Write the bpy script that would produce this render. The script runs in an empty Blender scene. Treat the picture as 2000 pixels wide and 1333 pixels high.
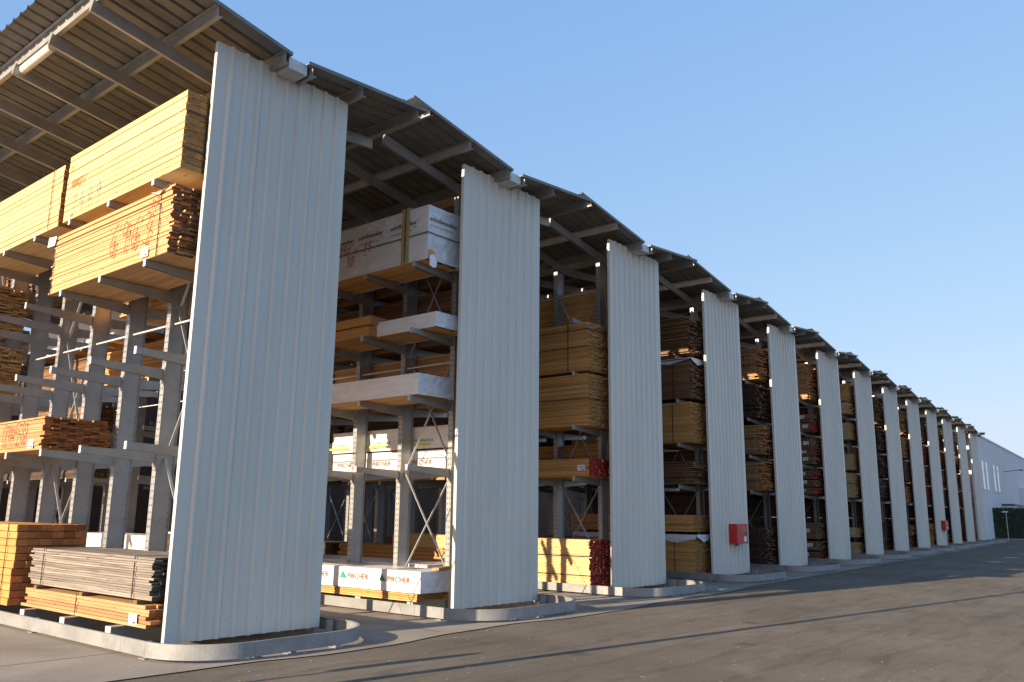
import bpy, bmesh, math, random
from mathutils import Vector, Matrix

random.seed(7)
S = bpy.context.scene
COL = S.collection

# ------------------------------------------------------------------ camera
cam_d = bpy.data.cameras.new("camera")
cam = bpy.data.objects.new("camera", cam_d)
COL.objects.link(cam)
S.camera = cam
YAW, PITCH, ROLL = 0.878, 0.204, 0.0117
CAMPOS = Vector((-5.421, -9.811, 1.65))
cam_d.sensor_fit = 'HORIZONTAL'; cam_d.sensor_width = 36.0
cam_d.lens = 29.397
cam_d.clip_start = 0.1; cam_d.clip_end = 4000

def set_cam(yaw, pitch, roll):
    f = Vector((math.sin(yaw)*math.cos(pitch), math.cos(yaw)*math.cos(pitch), math.sin(pitch)))
    r = Vector((math.cos(yaw), -math.sin(yaw), 0)); u = r.cross(f)
    r2 = r*math.cos(roll) + u*math.sin(roll); u2 = -r*math.sin(roll) + u*math.cos(roll)
    m = Matrix((r2, u2, -f)).transposed().to_4x4()
    m.translation = CAMPOS
    cam.matrix_world = m
set_cam(YAW, PITCH, ROLL)

# ------------------------------------------------------------------ light
SUN_SLOPE = 0.178          # how far the shadows drift outward per metre along the row
SUN_TAN = 0.335            # height lost per metre along the row
to_sun = Vector((-1, SUN_SLOPE, SUN_TAN)).normalized()
elev = math.asin(to_sun.z)
W = bpy.data.worlds.new("World"); S.world = W; W.use_nodes = True
nt = W.node_tree
sky = nt.nodes.new("ShaderNodeTexSky"); sky.sky_type = 'NISHITA'; sky.sun_disc = False
sky.sun_elevation = elev
sky.sun_rotation = math.atan2(to_sun.x, to_sun.y)
sky.air_density = 1.0; sky.dust_density = 1.6; sky.ozone_density = 1.6; sky.altitude = 60
bg = nt.nodes["Background"]; bg.inputs[1].default_value = 0.15
# compress the sky's range to the hazy winter sky of the photograph (low contrast from zenith to horizon)
sp = nt.nodes.new("ShaderNodeSeparateColor"); cb = nt.nodes.new("ShaderNodeCombineColor")
nt.links.new(sky.outputs[0], sp.inputs[0]); nt.links.new(cb.outputs[0], bg.inputs[0])
for i, (gam, mul) in enumerate(((0.60, 0.93), (0.41, 1.34), (0.20, 2.32))):
    pw = nt.nodes.new("ShaderNodeMath"); pw.operation = 'POWER'; pw.inputs[1].default_value = gam
    ml = nt.nodes.new("ShaderNodeMath"); ml.operation = 'MULTIPLY'; ml.inputs[1].default_value = mul
    nt.links.new(sp.outputs[i], pw.inputs[0]); nt.links.new(pw.outputs[0], ml.inputs[0]); nt.links.new(ml.outputs[0], cb.inputs[i])
sl = bpy.data.lights.new("sun", 'SUN'); sl.energy = 5.0; sl.angle = math.radians(0.4); sl.color = (1.0, 0.81, 0.585)
so = bpy.data.objects.new("sun", sl); COL.objects.link(so)
so.rotation_euler = to_sun.to_track_quat('Z', 'Y').to_euler()
S.view_settings.view_transform = 'Standard'; S.view_settings.look = 'None'
S.view_settings.exposure = 1.0; S.view_settings.gamma = 1
S.render.engine = 'CYCLES'
S.cycles.max_bounces = 8; S.cycles.diffuse_bounces = 5

# ------------------------------------------------------------------ materials
def mat(name, rough=0.6, metal=0.0, spec=0.5):
    m = bpy.data.materials.new(name); m.use_nodes = True
    b = m.node_tree.nodes["Principled BSDF"]
    b.inputs['Roughness'].default_value = rough
    b.inputs['Metallic'].default_value = metal
    b.inputs['Specular IOR Level'].default_value = spec
    return m, m.node_tree, b
def N(t, kind, **kw):
    n = t.nodes.new(kind)
    for k, v in kw.items():
        if k in n.inputs: n.inputs[k].default_value = v
        else: setattr(n, k, v)
    return n
def coords(t, scale=(1,1,1), out='Object'):
    tc = N(t, 'ShaderNodeTexCoord'); mp = N(t, 'ShaderNodeMapping')
    mp.inputs['Scale'].default_value = scale
    t.links.new(tc.outputs[out], mp.inputs['Vector']); return mp
def ramp(t, src, stops):
    r = N(t, 'ShaderNodeValToRGB')
    e = r.color_ramp.elements
    while len(e) < len(stops): e.new(0.5)
    for i, (p, c) in enumerate(stops):
        e[i].position = p; e[i].color = (*c, 1)
    t.links.new(src, r.inputs['Fac']); return r
def mixc(t, fac, a, b, mode='MIX'):
    m = N(t, 'ShaderNodeMix', data_type='RGBA', blend_type=mode)
    if isinstance(fac, float): m.inputs[0].default_value = fac
    else: t.links.new(fac, m.inputs[0])
    for i, v in ((6, a), (7, b)):
        if isinstance(v, tuple): m.inputs[i].default_value = (*v, 1)
        else: t.links.new(v, m.inputs[i])
    return m.outputs[2]
def bump(t, b, src, strength=0.3, dist=0.01):
    n = N(t, 'ShaderNodeBump'); n.inputs['Strength'].default_value = strength
    n.inputs['Distance'].default_value = dist
    t.links.new(src, n.inputs['Height']); t.links.new(n.outputs[0], b.inputs['Normal'])

def noisy(name, c1, c2, scale=(3,3,3), rough=0.6, metal=0.0, spec=0.5, bmp=0.0, detail=6, dist=0.004):
    m, t, b = mat(name, rough, metal, spec)
    mp = coords(t, scale)
    n = N(t, 'ShaderNodeTexNoise', Scale=1.0, Detail=detail, Roughness=0.65)
    t.links.new(mp.outputs[0], n.inputs['Vector'])
    r = ramp(t, n.outputs['Fac'], [(0.3, c1), (0.7, c2)])
    t.links.new(r.outputs[0], b.inputs['Base Color'])
    if bmp: bump(t, b, n.outputs['Fac'], bmp, dist)
    return m

def wood(name, lo, hi, vary=0.35, knot=(0.30,0.16,0.07), rough=0.75, axis='Y'):
    """Sawn boards: streaks along the board, a tone of its own per board, knots."""
    m, t, b = mat(name, rough, 0, 0.25)
    att = N(t, 'ShaderNodeAttribute', attribute_name='tone')
    tc = N(t, 'ShaderNodeTexCoord')
    add = N(t, 'ShaderNodeVectorMath', operation='ADD')
    sc = N(t, 'ShaderNodeVectorMath', operation='SCALE'); sc.inputs['Scale'].default_value = 37.0
    t.links.new(att.outputs['Color'], sc.inputs[0])
    t.links.new(tc.outputs['Object'], add.inputs[0]); t.links.new(sc.outputs[0], add.inputs[1])
    mp = N(t, 'ShaderNodeMapping'); mp.inputs['Scale'].default_value = (14, 0.9, 26)
    t.links.new(add.outputs[0], mp.inputs['Vector'])
    n = N(t, 'ShaderNodeTexNoise', Scale=1.0, Detail=5, Roughness=0.6, Distortion=0.6)
    t.links.new(mp.outputs[0], n.inputs['Vector'])
    r = ramp(t, n.outputs['Fac'], [(0.3, lo), (0.68, hi)])
    mk = N(t, 'ShaderNodeMapping'); mk.inputs['Scale'].default_value = (9, 3.2, 13)
    t.links.new(add.outputs[0], mk.inputs['Vector'])
    v = N(t, 'ShaderNodeTexVoronoi', Scale=1.0); t.links.new(mk.outputs[0], v.inputs['Vector'])
    kr = ramp(t, v.outputs['Distance'], [(0.05, (1,1,1)), (0.16, (0,0,0))])
    base = mixc(t, kr.outputs[0], r.outputs[0], knot)
    sep = N(t, 'ShaderNodeSeparateColor'); t.links.new(att.outputs['Color'], sep.inputs[0])
    mr = N(t, 'ShaderNodeMapRange'); mr.inputs['To Min'].default_value = 1-vary; mr.inputs['To Max'].default_value = 1+vary*0.3
    t.links.new(sep.outputs[0], mr.inputs['Value'])
    comb = N(t, 'ShaderNodeCombineColor')
    for i in range(3): t.links.new(mr.outputs[0], comb.inputs[i])
    out = mixc(t, 1.0, base, comb.outputs[0], 'MULTIPLY')
    t.links.new(out, b.inputs['Base Color'])
    bump(t, b, n.outputs['Fac'], 0.25, 0.004)
    return m

M = {}
M['pale']   = wood('planed_spruce', (0.66,0.43,0.19), (0.80,0.58,0.30), 0.18)
M['spruce'] = wood('sawn_spruce', (0.55,0.30,0.13), (0.74,0.47,0.24), 0.30)
M['larch']  = wood('sawn_larch', (0.40,0.22,0.10), (0.58,0.36,0.175), 0.42)
M['orange'] = wood('orange_beam', (0.50,0.24,0.07), (0.62,0.33,0.11), 0.15)
M['honey']  = wood('honey_board', (0.64,0.33,0.11), (0.80,0.45,0.165), 0.42)
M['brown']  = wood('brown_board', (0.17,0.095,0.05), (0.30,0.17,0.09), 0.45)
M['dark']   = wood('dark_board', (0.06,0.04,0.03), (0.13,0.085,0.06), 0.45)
M['grey']   = wood('weathered_board', (0.14,0.12,0.105), (0.40,0.35,0.305), 0.5, knot=(0.14,0.11,0.09))
M['greydk'] = noisy('weathered_board_end', (0.03,0.035,0.03), (0.09,0.09,0.075), (20,20,20), 0.9)
M['cream']  = wood('cream_board', (0.50,0.38,0.22), (0.66,0.52,0.33), 0.25)

def endgrain(name, lo, hi, vary=0.45):
    m, t, b = mat(name, 0.85, 0, 0.2)
    att = N(t, 'ShaderNodeAttribute', attribute_name='tone')
    mp = coords(t, (30,30,30))
    n = N(t, 'ShaderNodeTexNoise', Scale=1.0, Detail=4); t.links.new(mp.outputs[0], n.inputs['Vector'])
    r = ramp(t, n.outputs['Fac'], [(0.3, lo), (0.7, hi)])
    sep = N(t, 'ShaderNodeSeparateColor'); t.links.new(att.outputs['Color'], sep.inputs[0])
    mr = N(t, 'ShaderNodeMapRange'); mr.inputs['To Min'].default_value = 1-vary; mr.inputs['To Max'].default_value = 1.1
    t.links.new(sep.outputs[1], mr.inputs['Value'])
    comb = N(t, 'ShaderNodeCombineColor')
    for i in range(3): t.links.new(mr.outputs[0], comb.inputs[i])
    t.links.new(mixc(t, 1.0, r.outputs[0], comb.outputs[0], 'MULTIPLY'), b.inputs['Base Color'])
    return m
M['end_pale']  = endgrain('end_grain_pale', (0.30,0.16,0.06), (0.44,0.26,0.10), 0.35)
M['end_honey'] = endgrain('end_grain_honey', (0.46,0.27,0.11), (0.62,0.40,0.18), 0.35)
M['end_larch'] = endgrain('end_grain_larch', (0.36,0.13,0.05), (0.52,0.22,0.08))
M['end_brown'] = endgrain('end_grain_brown', (0.13,0.075,0.045), (0.26,0.15,0.085))
M['end_red']   = endgrain('end_red_paint', (0.27,0.016,0.018), (0.40,0.03,0.028), 0.35)

# galvanised steel
def galv(name, lo, hi, holes=None, rough=0.45, metal=0.55):
    m, t, b = mat(name, rough, metal, 0.5)
    mp = coords(t, (9, 9, 9))
    v = N(t, 'ShaderNodeTexVoronoi', Scale=3.0); t.links.new(mp.outputs[0], v.inputs['Vector'])
    n = N(t, 'ShaderNodeTexNoise', Scale=0.35, Detail=5); t.links.new(mp.outputs[0], n.inputs['Vector'])
    sep = N(t, 'ShaderNodeSeparateColor'); t.links.new(v.outputs['Color'], sep.inputs[0])
    ad = N(t, 'ShaderNodeMath', operation='MULTIPLY_ADD'); ad.inputs[1].default_value = 0.12
    t.links.new(sep.outputs[0], ad.inputs[0]); t.links.new(n.outputs['Fac'], ad.inputs[2])
    r = ramp(t, ad.outputs[0], [(0.4, lo), (0.85, hi)])
    t.links.new(r.outputs[0], b.inputs['Base Color'])
    return m
M['galv'] = galv('galvanised_steel', (0.34,0.345,0.35), (0.45,0.455,0.455))
M['galvlt'] = galv('galvanised_steel_light', (0.50,0.51,0.50), (0.68,0.69,0.68), metal=0.25, rough=0.5)
M['galvrail'] = galv('galvanised_rail', (0.24,0.245,0.25), (0.35,0.355,0.35), metal=0.3, rough=0.55)
M['rooftop'] = galv('roof_bounce_top_side', (0.50,0.50,0.49), (0.62,0.62,0.60), rough=0.4, metal=0.2)  # top faces made paler to bounce sun onto the wing undersides
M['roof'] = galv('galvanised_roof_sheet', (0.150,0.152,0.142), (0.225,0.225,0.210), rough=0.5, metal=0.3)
M['hole'], _t, _b = mat('punched_slot', 0.9); _b.inputs['Base Color'].default_value = (0.012,0.014,0.016,1)

def panel_paint():
    m, t, b = mat('painted_cladding_sheet', 0.32, 0.0, 0.5)
    mp = coords(t, (1.2, 1.2, 0.25))
    n = N(t, 'ShaderNodeTexNoise', Scale=1.0, Detail=4); t.links.new(mp.outputs[0], n.inputs['Vector'])
    r = ramp(t, n.outputs['Fac'], [(0.3, (0.56,0.56,0.505)), (0.7, (0.635,0.63,0.57))])
    # specks and streaks of dirt
    m2 = coords(t, (7, 7, 5))
    v = N(t, 'ShaderNodeTexVoronoi', Scale=1.0); t.links.new(m2.outputs[0], v.inputs['Vector'])
    kr = ramp(t, v.outputs['Distance'], [(0.03, (0.7,0.7,0.7)), (0.07, (0,0,0))])
    m3 = coords(t, (9, 9, 0.5))
    n3 = N(t, 'ShaderNodeTexNoise', Scale=1.0, Detail=5); t.links.new(m3.outputs[0], n3.inputs['Vector'])
    dr = ramp(t, n3.outputs['Fac'], [(0.55, (0,0,0)), (0.8, (0.25,0.25,0.25))])
    c = mixc(t, dr.outputs[0], r.outputs[0], (0.36,0.36,0.33))
    c = mixc(t, kr.outputs[0], c, (0.30,0.27,0.25))
    t.links.new(c, b.inputs['Base Color'])
    n4 = N(t, 'ShaderNodeTexNoise', Scale=1.3, Detail=2); mp4 = coords(t, (1,1,0.4)); t.links.new(mp4.outputs[0], n4.inputs['Vector'])
    bump(t, b, n4.outputs['Fac'], 0.12, 0.02)
    return m
M['panel'] = panel_paint()

def wrap_mat(name, c1, c2, amt=0.6):
    m, t, b = mat(name, 0.32, 0, 0.5)
    mp = coords(t, (3.0, 1.1, 4.0))
    n = N(t, 'ShaderNodeTexNoise', Scale=1.2, Detail=6, Distortion=1.6); t.links.new(mp.outputs[0], n.inputs['Vector'])
    r = ramp(t, n.outputs['Fac'], [(0.3, c1), (0.7, c2)])
    t.links.new(r.outputs[0], b.inputs['Base Color'])
    mp2 = coords(t, (2.6, 1.3, 3.2)); mp2.inputs['Rotation'].default_value = (0.5, 0.7, 0.3)
    n2 = N(t, 'ShaderNodeTexNoise', Scale=1.6, Detail=3, Distortion=2.5); n2.noise_type = 'RIDGED_MULTIFRACTAL'; t.links.new(mp2.outputs[0], n2.inputs['Vector'])
    bump(t, b, n2.outputs['Fac'], amt, 0.02)
    return m
M['wrap'] = wrap_mat('white_plastic_wrap', (0.72,0.705,0.69), (0.86,0.85,0.83), 0.35)
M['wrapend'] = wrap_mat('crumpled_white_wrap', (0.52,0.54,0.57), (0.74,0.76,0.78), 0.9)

def flat(name, c, rough=0.6, metal=0):
    return noisy(name, tuple(x*0.92 for x in c), tuple(min(1, x*1.06) for x in c), (8,8,8), rough, metal)
M['strap'] = flat('black_strap', (0.02,0.02,0.02), 0.4)
M['green'] = flat('green_strap', (0.02,0.16,0.07), 0.4)
M['tan'] = flat('tan_board', (0.48,0.34,0.14), 0.6)
M['paper'] = flat('paper', (0.82,0.82,0.80), 0.7)
M['ink'] = flat('black_ink', (0.035,0.035,0.04), 0.7)
M['inkbrown'] = flat('brown_print', (0.22,0.12,0.09), 0.7)
M['inkgreen'] = flat('green_print', (0.02,0.32,0.22), 0.7)
M['redpen'] = flat('red_marker', (0.68,0.07,0.025), 0.6)
M['bluepen'] = flat('blue_marker', (0.12,0.25,0.42), 0.6)
M['redbox'] = flat('red_enamel', (0.50,0.02,0.018), 0.35)
M['lamp'] = flat('lamp_plastic', (0.62,0.62,0.55), 0.3)
M['darkmetal'] = flat('dark_metal', (0.06,0.06,0.065), 0.5, 0.3)
M['yellowprint'] = flat('yellow_green_print', (0.55,0.62,0.05), 0.6)

# asphalt & concrete
def asphalt():
    m, t, b = mat('asphalt', 0.95, 0, 0.15)
    mp = coords(t, (1,1,1))
    n1 = N(t, 'ShaderNodeTexNoise', Scale=60.0, Detail=3); t.links.new(mp.outputs[0], n1.inputs['Vector'])
    n2 = N(t, 'ShaderNodeTexNoise', Scale=0.35, Detail=7, Distortion=0.8); t.links.new(mp.outputs[0], n2.inputs['Vector'])
    a = ramp(t, n2.outputs['Fac'], [(0.3, (0.118,0.103,0.083)), (0.72, (0.175,0.153,0.124))])
    g = ramp(t, n1.outputs['Fac'], [(0.3, (0.72,0.72,0.72)), (0.75, (1.25,1.22,1.18))])
    c = mixc(t, 1.0, a.outputs[0], g.outputs[0], 'MULTIPLY')
    # tyre scuffs: arcs of big distorted rings
    mw = coords(t, (0.10, 0.22, 1)); w = N(t, 'ShaderNodeTexWave', wave_type='RINGS', Scale=1.6, Distortion=5.0, Detail=3.0)
    w.inputs['Detail Scale'].default_value = 1.2
    t.links.new(mw.outputs[0], w.inputs['Vector'])
    wr = ramp(t, w.outputs['Fac'], [(0.90, (0,0,0)), (0.99, (0.16,0.16,0.16))])
    c = mixc(t, wr.outputs[0], c, (0.035,0.033,0.032))
    mp5 = coords(t, (0.5,1.6,1)); n5 = N(t, 'ShaderNodeTexNoise', Scale=1.0, Detail=6, Distortion=1.0); t.links.new(mp5.outputs[0], n5.inputs['Vector'])
    lr = ramp(t, n5.outputs['Fac'], [(0.56, (0,0,0)), (0.75, (0.5,0.5,0.5))])
    c = mixc(t, lr.outputs[0], c, (0.21,0.18,0.145))
    mp6 = coords(t, (0.9,3.6,1)); mp6.inputs['Rotation'].default_value = (0,0,0.25)
    n6 = N(t, 'ShaderNodeTexNoise', Scale=1.0, Detail=8, Distortion=1.4); t.links.new(mp6.outputs[0], n6.inputs['Vector'])
    sr = ramp(t, n6.outputs['Fac'], [(0.30, (0.78,0.78,0.78)), (0.48, (1,1,1)), (0.62, (1,1,1)), (0.80, (1.12,1.11,1.10))])
    c = mixc(t, 1.0, c, sr.outputs[0], 'MULTIPLY')
    mv = coords(t, (0.55,0.55,1)); vo = N(t, 'ShaderNodeTexVoronoi', Scale=1.0); t.links.new(mv.outputs[0], vo.inputs['Vector'])
    vr = ramp(t, vo.outputs['Distance'], [(0.03, (0.55,0.55,0.55)), (0.12, (0,0,0))])
    c = mixc(t, vr.outputs[0], c, (0.03,0.028,0.026))
    t.links.new(c, b.inputs['Base Color'])
    bump(t, b, n1.outputs['Fac'], 0.5, 0.006)
    return m
M['asphalt'] = asphalt()
def concrete():
    m, t, b = mat('concrete_slab', 0.85, 0, 0.3)
    mp = coords(t, (1,1,1))
    n1 = N(t, 'ShaderNodeTexNoise', Scale=35.0, Detail=4); t.links.new(mp.outputs[0], n1.inputs['Vector'])
    n2 = N(t, 'ShaderNodeTexNoise', Scale=0.6, Detail=7, Distortion=0.8); t.links.new(mp.outputs[0], n2.inputs['Vector'])
    a = ramp(t, n2.outputs['Fac'], [(0.3, (0.20,0.175,0.15)), (0.72, (0.33,0.295,0.25))])
    g = ramp(t, n1.outputs['Fac'], [(0.3, (0.85,0.85,0.85)), (0.75, (1.1,1.1,1.1))])
    c = mixc(t, 1.0, a.outputs[0], g.outputs[0], 'MULTIPLY')
    t.links.new(c, b.inputs['Base Color'])
    bump(t, b, n1.outputs['Fac'], 0.3, 0.004)
    return m
M['concrete'] = concrete()
M['joint'] = flat('slab_joint', (0.06,0.055,0.05), 0.9)
M['whitewall'] = noisy('white_render', (0.62,0.61,0.61), (0.70,0.69,0.69), (0.4,0.4,0.4), 0.8)
M['glass'], _t, _b = mat('white_window', 0.2); _b.inputs['Base Color'].default_value = (0.72,0.73,0.70,1)
M['hedge'] = noisy('hedge_leaf', (0.010,0.018,0.008), (0.035,0.055,0.022), (3,3,3), 0.7)

# ------------------------------------------------------------------ mesh helpers
class MB:
    def __init__(s): s.v=[]; s.f=[]; s.m=[]; s.t=[]
    def quad(s, pts, mi=0, tone=None):
        i=len(s.v); s.v+= [tuple(p) for p in pts]; s.f.append(tuple(range(i,i+len(pts)))); s.m.append(mi); s.t.append(tone or (0.5,0.5,0.5))
    def box(s, x0,x1,y0,y1,z0,z1, mi=0, tone=None, endmi=None):
        i=len(s.v)
        s.v+=[(x0,y0,z0),(x1,y0,z0),(x1,y1,z0),(x0,y1,z0),(x0,y0,z1),(x1,y0,z1),(x1,y1,z1),(x0,y1,z1)]
        e = mi if endmi is None else endmi
        for fc,mm in (((0,3,2,1),mi),((4,5,6,7),mi),((0,1,5,4),e),((1,2,6,5),mi),((2,3,7,6),e),((3,0,4,7),mi)):
            s.f.append(tuple(i+k for k in fc)); s.m.append(mm); s.t.append(tone or (0.5,0.5,0.5))
    def bar(s, a, b, w, h, up=(0,0,1), mi=0):
        a=Vector(a); b=Vector(b); d=(b-a).normalized(); up=Vector(up)
        sd=d.cross(up)
        if sd.length<1e-4: sd=d.cross(Vector((1,0,0)))
        sd.normalize(); u=sd.cross(d).normalized()
        i=len(s.v)
        for p in (a,b):
            for sx,sz in ((-1,-1),(1,-1),(1,1),(-1,1)):
                s.v.append(tuple(p+sd*sx*w/2+u*sz*h/2))
        for fc in ((0,1,2,3),(7,6,5,4),(0,4,5,1),(1,5,6,2),(2,6,7,3),(3,7,4,0)):
            s.f.append(tuple(i+k for k in fc)); s.m.append(mi); s.t.append((0.5,0.5,0.5))
    def cyl(s, a, b, r0, r1, n=10, mi=0):
        a=Vector(a); b=Vector(b); d=(b-a).normalized()
        sd=d.orthogonal().normalized(); u=d.cross(sd); i=len(s.v)
        for p,r in ((a,r0),(b,r1)):
            for k in range(n):
                t=2*math.pi*k/n; s.v.append(tuple(p+sd*r*math.cos(t)+u*r*math.sin(t)))
        for k in range(n):
            s.f.append((i+k,i+(k+1)%n,i+n+(k+1)%n,i+n+k)); s.m.append(mi); s.t.append((0.5,)*3)
        s.f.append(tuple(i+k for k in range(n))[::-1]); s.m.append(mi); s.t.append((0.5,)*3)
        s.f.append(tuple(i+n+k for k in range(n))); s.m.append(mi); s.t.append((0.5,)*3)
    def mesh(s, name, mats, smooth=False):
        me=bpy.data.meshes.new(name); me.from_pydata(s.v,[],s.f)
        for m in mats: me.materials.append(M[m] if isinstance(m,str) else m)
        me.polygons.foreach_set('material_index', s.m)
        ca=me.color_attributes.new('tone','FLOAT_COLOR','CORNER')
        arr=[]
        for p,t in zip(me.polygons,s.t): arr+= [t[0],t[1],t[2],1.0]*p.loop_total
        ca.data.foreach_set('color',arr)
        if smooth: me.polygons.foreach_set('use_smooth',[True]*len(me.polygons))
        me.update(); return me

def link(name, me, parent=None, loc=(0,0,0), rot=None):
    o=bpy.data.objects.new(name, me); COL.objects.link(o)
    if parent: o.parent=parent
    o.location=loc
    if rot: o.rotation_euler=rot
    return o
def tag(o, label=None, cat=None, group=None, kind=None):
    if label: o['label']=label
    if cat: o['category']=cat
    if group: o['group']=group
    if kind: o['kind']=kind
    return o
def thing(name, label, cat, loc=(0,0,0), group=None, rz=0):
    o=link(name,None,None,loc,(0,0,rz)); return tag(o,label,cat,group)

# ------------------------------------------------------------------ site plan
XS=[0,5.124,10.372,15.752,21.054,26.46,31.847,37.255,42.644,47.929,53.314,58.865,64.429]
YS=[0,0.134,0.383,0.697,1.006,1.33,1.669,2.032,2.365,2.69,3.027,3.371,3.717]
NR=13
PW=2.278; PZ0=0.087; PZ1=7.976
ORD=['first','second','third','fourth','fifth','sixth','seventh','eighth','ninth','tenth','eleventh','twelfth','thirteenth']

# ground ------------------------------------------------------------
g=MB(); g.quad([(-900,-900,-0.012),(1500,-900,-0.012),(1500,1500,-0.012),(-900,1500,-0.012)])
tag(link('ground', g.mesh('ground',['asphalt'])), kind='structure')
edge=[(-60,-1.5),(-6,-1.25),(-1.3,-1.24),(0.4,-1.30),(1.2,-1.50),(2.3,-1.50),(3.4,-1.32),(5,-1.25),(6.2,-1.45),(8.2,-1.42),(9.6,-1.22),(12,-1.22),(15.2,-0.85),(18,-0.72),(21,-0.5),(32,0.15),(43,0.9),(54,1.6),(64,2.3),(70,2.8),(74,3.4)]
random.seed(3)
pts=[]
for (x0,y0),(x1,y1) in zip(edge,edge[1:]):
    n=max(2,int((x1-x0)/0.35)) if x0>-6 else 2
    for k in range(n):
        t=k/n; tt=t*t*(3-2*t)
        pts.append((x0+(x1-x0)*t, y0+(y1-y0)*tt+random.uniform(-.012,.012)))
pts.append(edge[-1])
g=MB()
for (xa,ya),(xb,yb) in zip(pts,pts[1:]):
    g.quad([(xa,ya,0.0),(xb,yb,0.0),(xb,60,0.0),(xa,60,0.0)])
tag(link('concrete_pavement', g.mesh('concrete_pavement',['concrete'])), kind='structure')
# slab joints
g=MB()
for y in (0.35,4.2,8.4,12.6): g.quad([(-14,y,.004),(70,y+0.0,.004),(70,y+.014,.004),(-14,y+.014,.004)])
for x in (-6.2,-2.4,3.55,8.8,14.1,19.5,24.9,30.2): g.quad([(x,-1.1,.0045),(x+.014,-1.1,.0045),(x+.014,30,.0045),(x,30,.0045)])
tag(link('pavement_joints', g.mesh('pavement_joints',['joint'])), kind='structure')

# ------------------------------------------------------------------ racks
def sheet_profile(width, pitch, rib, h, slope=0.018):
    """list of (u, offset) of a ribbed sheet"""
    out=[(0,0)]; n=int(round(width/pitch))
    p=width/n
    for k in range(1,n):
        c=k*p
        out+=[(c-rib/2-slope,0),(c-rib/2,h),(c+rib/2,h),(c+rib/2+slope,0)]
    out.append((width,0))
    return out
def panel_mesh():
    b=MB(); pr=sheet_profile(PW,0.228,0.030,0.037,0.024)
    pr=[(0,-0.06),(0.002,0)]+pr[1:-1]+[(PW-0.002,0),(PW,-0.06)]
    for (u0,o0),(u1,o1) in zip(pr,pr[1:]):
        b.quad([(u0,-o0,0),(u1,-o1,0),(u1,-o1,PZ1-PZ0),(u0,-o0,PZ1-PZ0)])
    # back face for real thickness
    for (u0,o0),(u1,o1) in zip(pr[1:-1],pr[2:-1]):
        b.quad([(u1,-o1+.003,0),(u0,-o0+.003,0),(u0,-o0+.003,PZ1-PZ0),(u1,-o1+.003,PZ1-PZ0)])
    for k in (3,7):
        x=k*PW/10+.048
        b.box(x,x+.004,-.003,.0,0,PZ1-PZ0)
    # rows of fixing screws
    for z in (0.22,2.9,5.6):
        for k in range(10):
            x=0.114+k*PW/10
            b.box(x-.0035,x+.0035,-.004,0.0,z-.0035,z+.0035,1)
    return b.mesh('end_panel',['panel','darkmetal'])
def post_mesh(h, w=0.07, d=0.065):
    """punched end post behind a panel edge"""
    b=MB(); b.box(0,w,0,d,0,h)
    z=0.12
    while z<h-0.1:
        b.box(-.0015,0.0,d*0.38,d*0.66,z,z+0.032,1)
        z+=0.10
    b.box(-.05,w+.05,-.04,d+.06,0,0.012)
    return b.mesh('end_post',['galv','hole'])
CW=0.11   # flange width (y)
CX0,CX1=0.46,0.74
def column_mesh(h,CX0,CX1):
    b=MB()
    b.box(CX0,CX0+.008,-CW/2,CW/2,0,h); b.box(CX1-.008,CX1,-CW/2,CW/2,0,h)
    b.box(CX0+.008,CX1-.008,-0.035,0.035,0,h)
    z=0.3
    while z<h-0.1:
        for y in (-.034,.020): b.box(CX0-.0015,CX0,y,y+.014,z,z+.030,1)
        b.box(CX1-.03,CX1-.022,-.0362,-.035,z,z+.014,1)
        z+=0.10
    b.box(CX0-.06,CX1+.06,-.12,.12,0,.015)
    return b.mesh('upright',['galv','hole'])
def arm_mesh(x_root, x_tip):
    """tapered cantilever arm; top edge at z=0"""
    b=MB(); s=1 if x_tip>x_root else -1
    hr,ht=0.155,0.085
    def sec(x,h,y0,y1,zt): return [(x,y0,zt-h),(x,y1,zt-h),(x,y1,zt),(x,y0,zt)]
    r=x_root; t=x_tip; up=0.02
    for y0,y1 in ((-.029,-.023),(.023,.029)):
        A=sec(r,hr,y0,y1,0); B=sec(t,ht,y0,y1,up)
        i=len(b.v); b.v+=A+B
        for fc in ((0,1,2,3),(7,6,5,4),(0,4,5,1),(1,5,6,2),(2,6,7,3),(3,7,4,0)):
            b.f.append(tuple(i+k for k in fc)); b.m.append(0); b.t.append((.5,)*3)
    A=sec(r,.006,-.03,.03,.003); B=sec(t,.006,-.03,.03,up+.003); i=len(b.v); b.v+=A+B
    for fc in ((0,1,2,3),(7,6,5,4),(0,4,5,1),(1,5,6,2),(2,6,7,3),(3,7,4,0)):
        b.f.append(tuple(i+k for k in fc)); b.m.append(0); b.t.append((.5,)*3)
    # tip lugs and root plate
    b.box(min(t,t-s*.006),max(t,t-s*.006),-.034,.034,up-ht-.004,up+.012,1)
    b.box(min(r,r+s*.012),max(r,r+s*.012),-.05,.05,-hr-.05,.03)
    return b.mesh('arm',['galv','galvlt'])
def base_mesh(x0,x1,h):
    b=MB(); b.box(x0,x1,-.07,.07,0,.01); b.box(x0,x1,-.07,.07,h-.01,h); b.box(x0+.004,x1-.004,-.012,.012,.01,h-.01)
    b.box(x0-.006,x0,-.07,.07,0,h,1)
    return b.mesh('base_beam',['galv','galvlt'])
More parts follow.
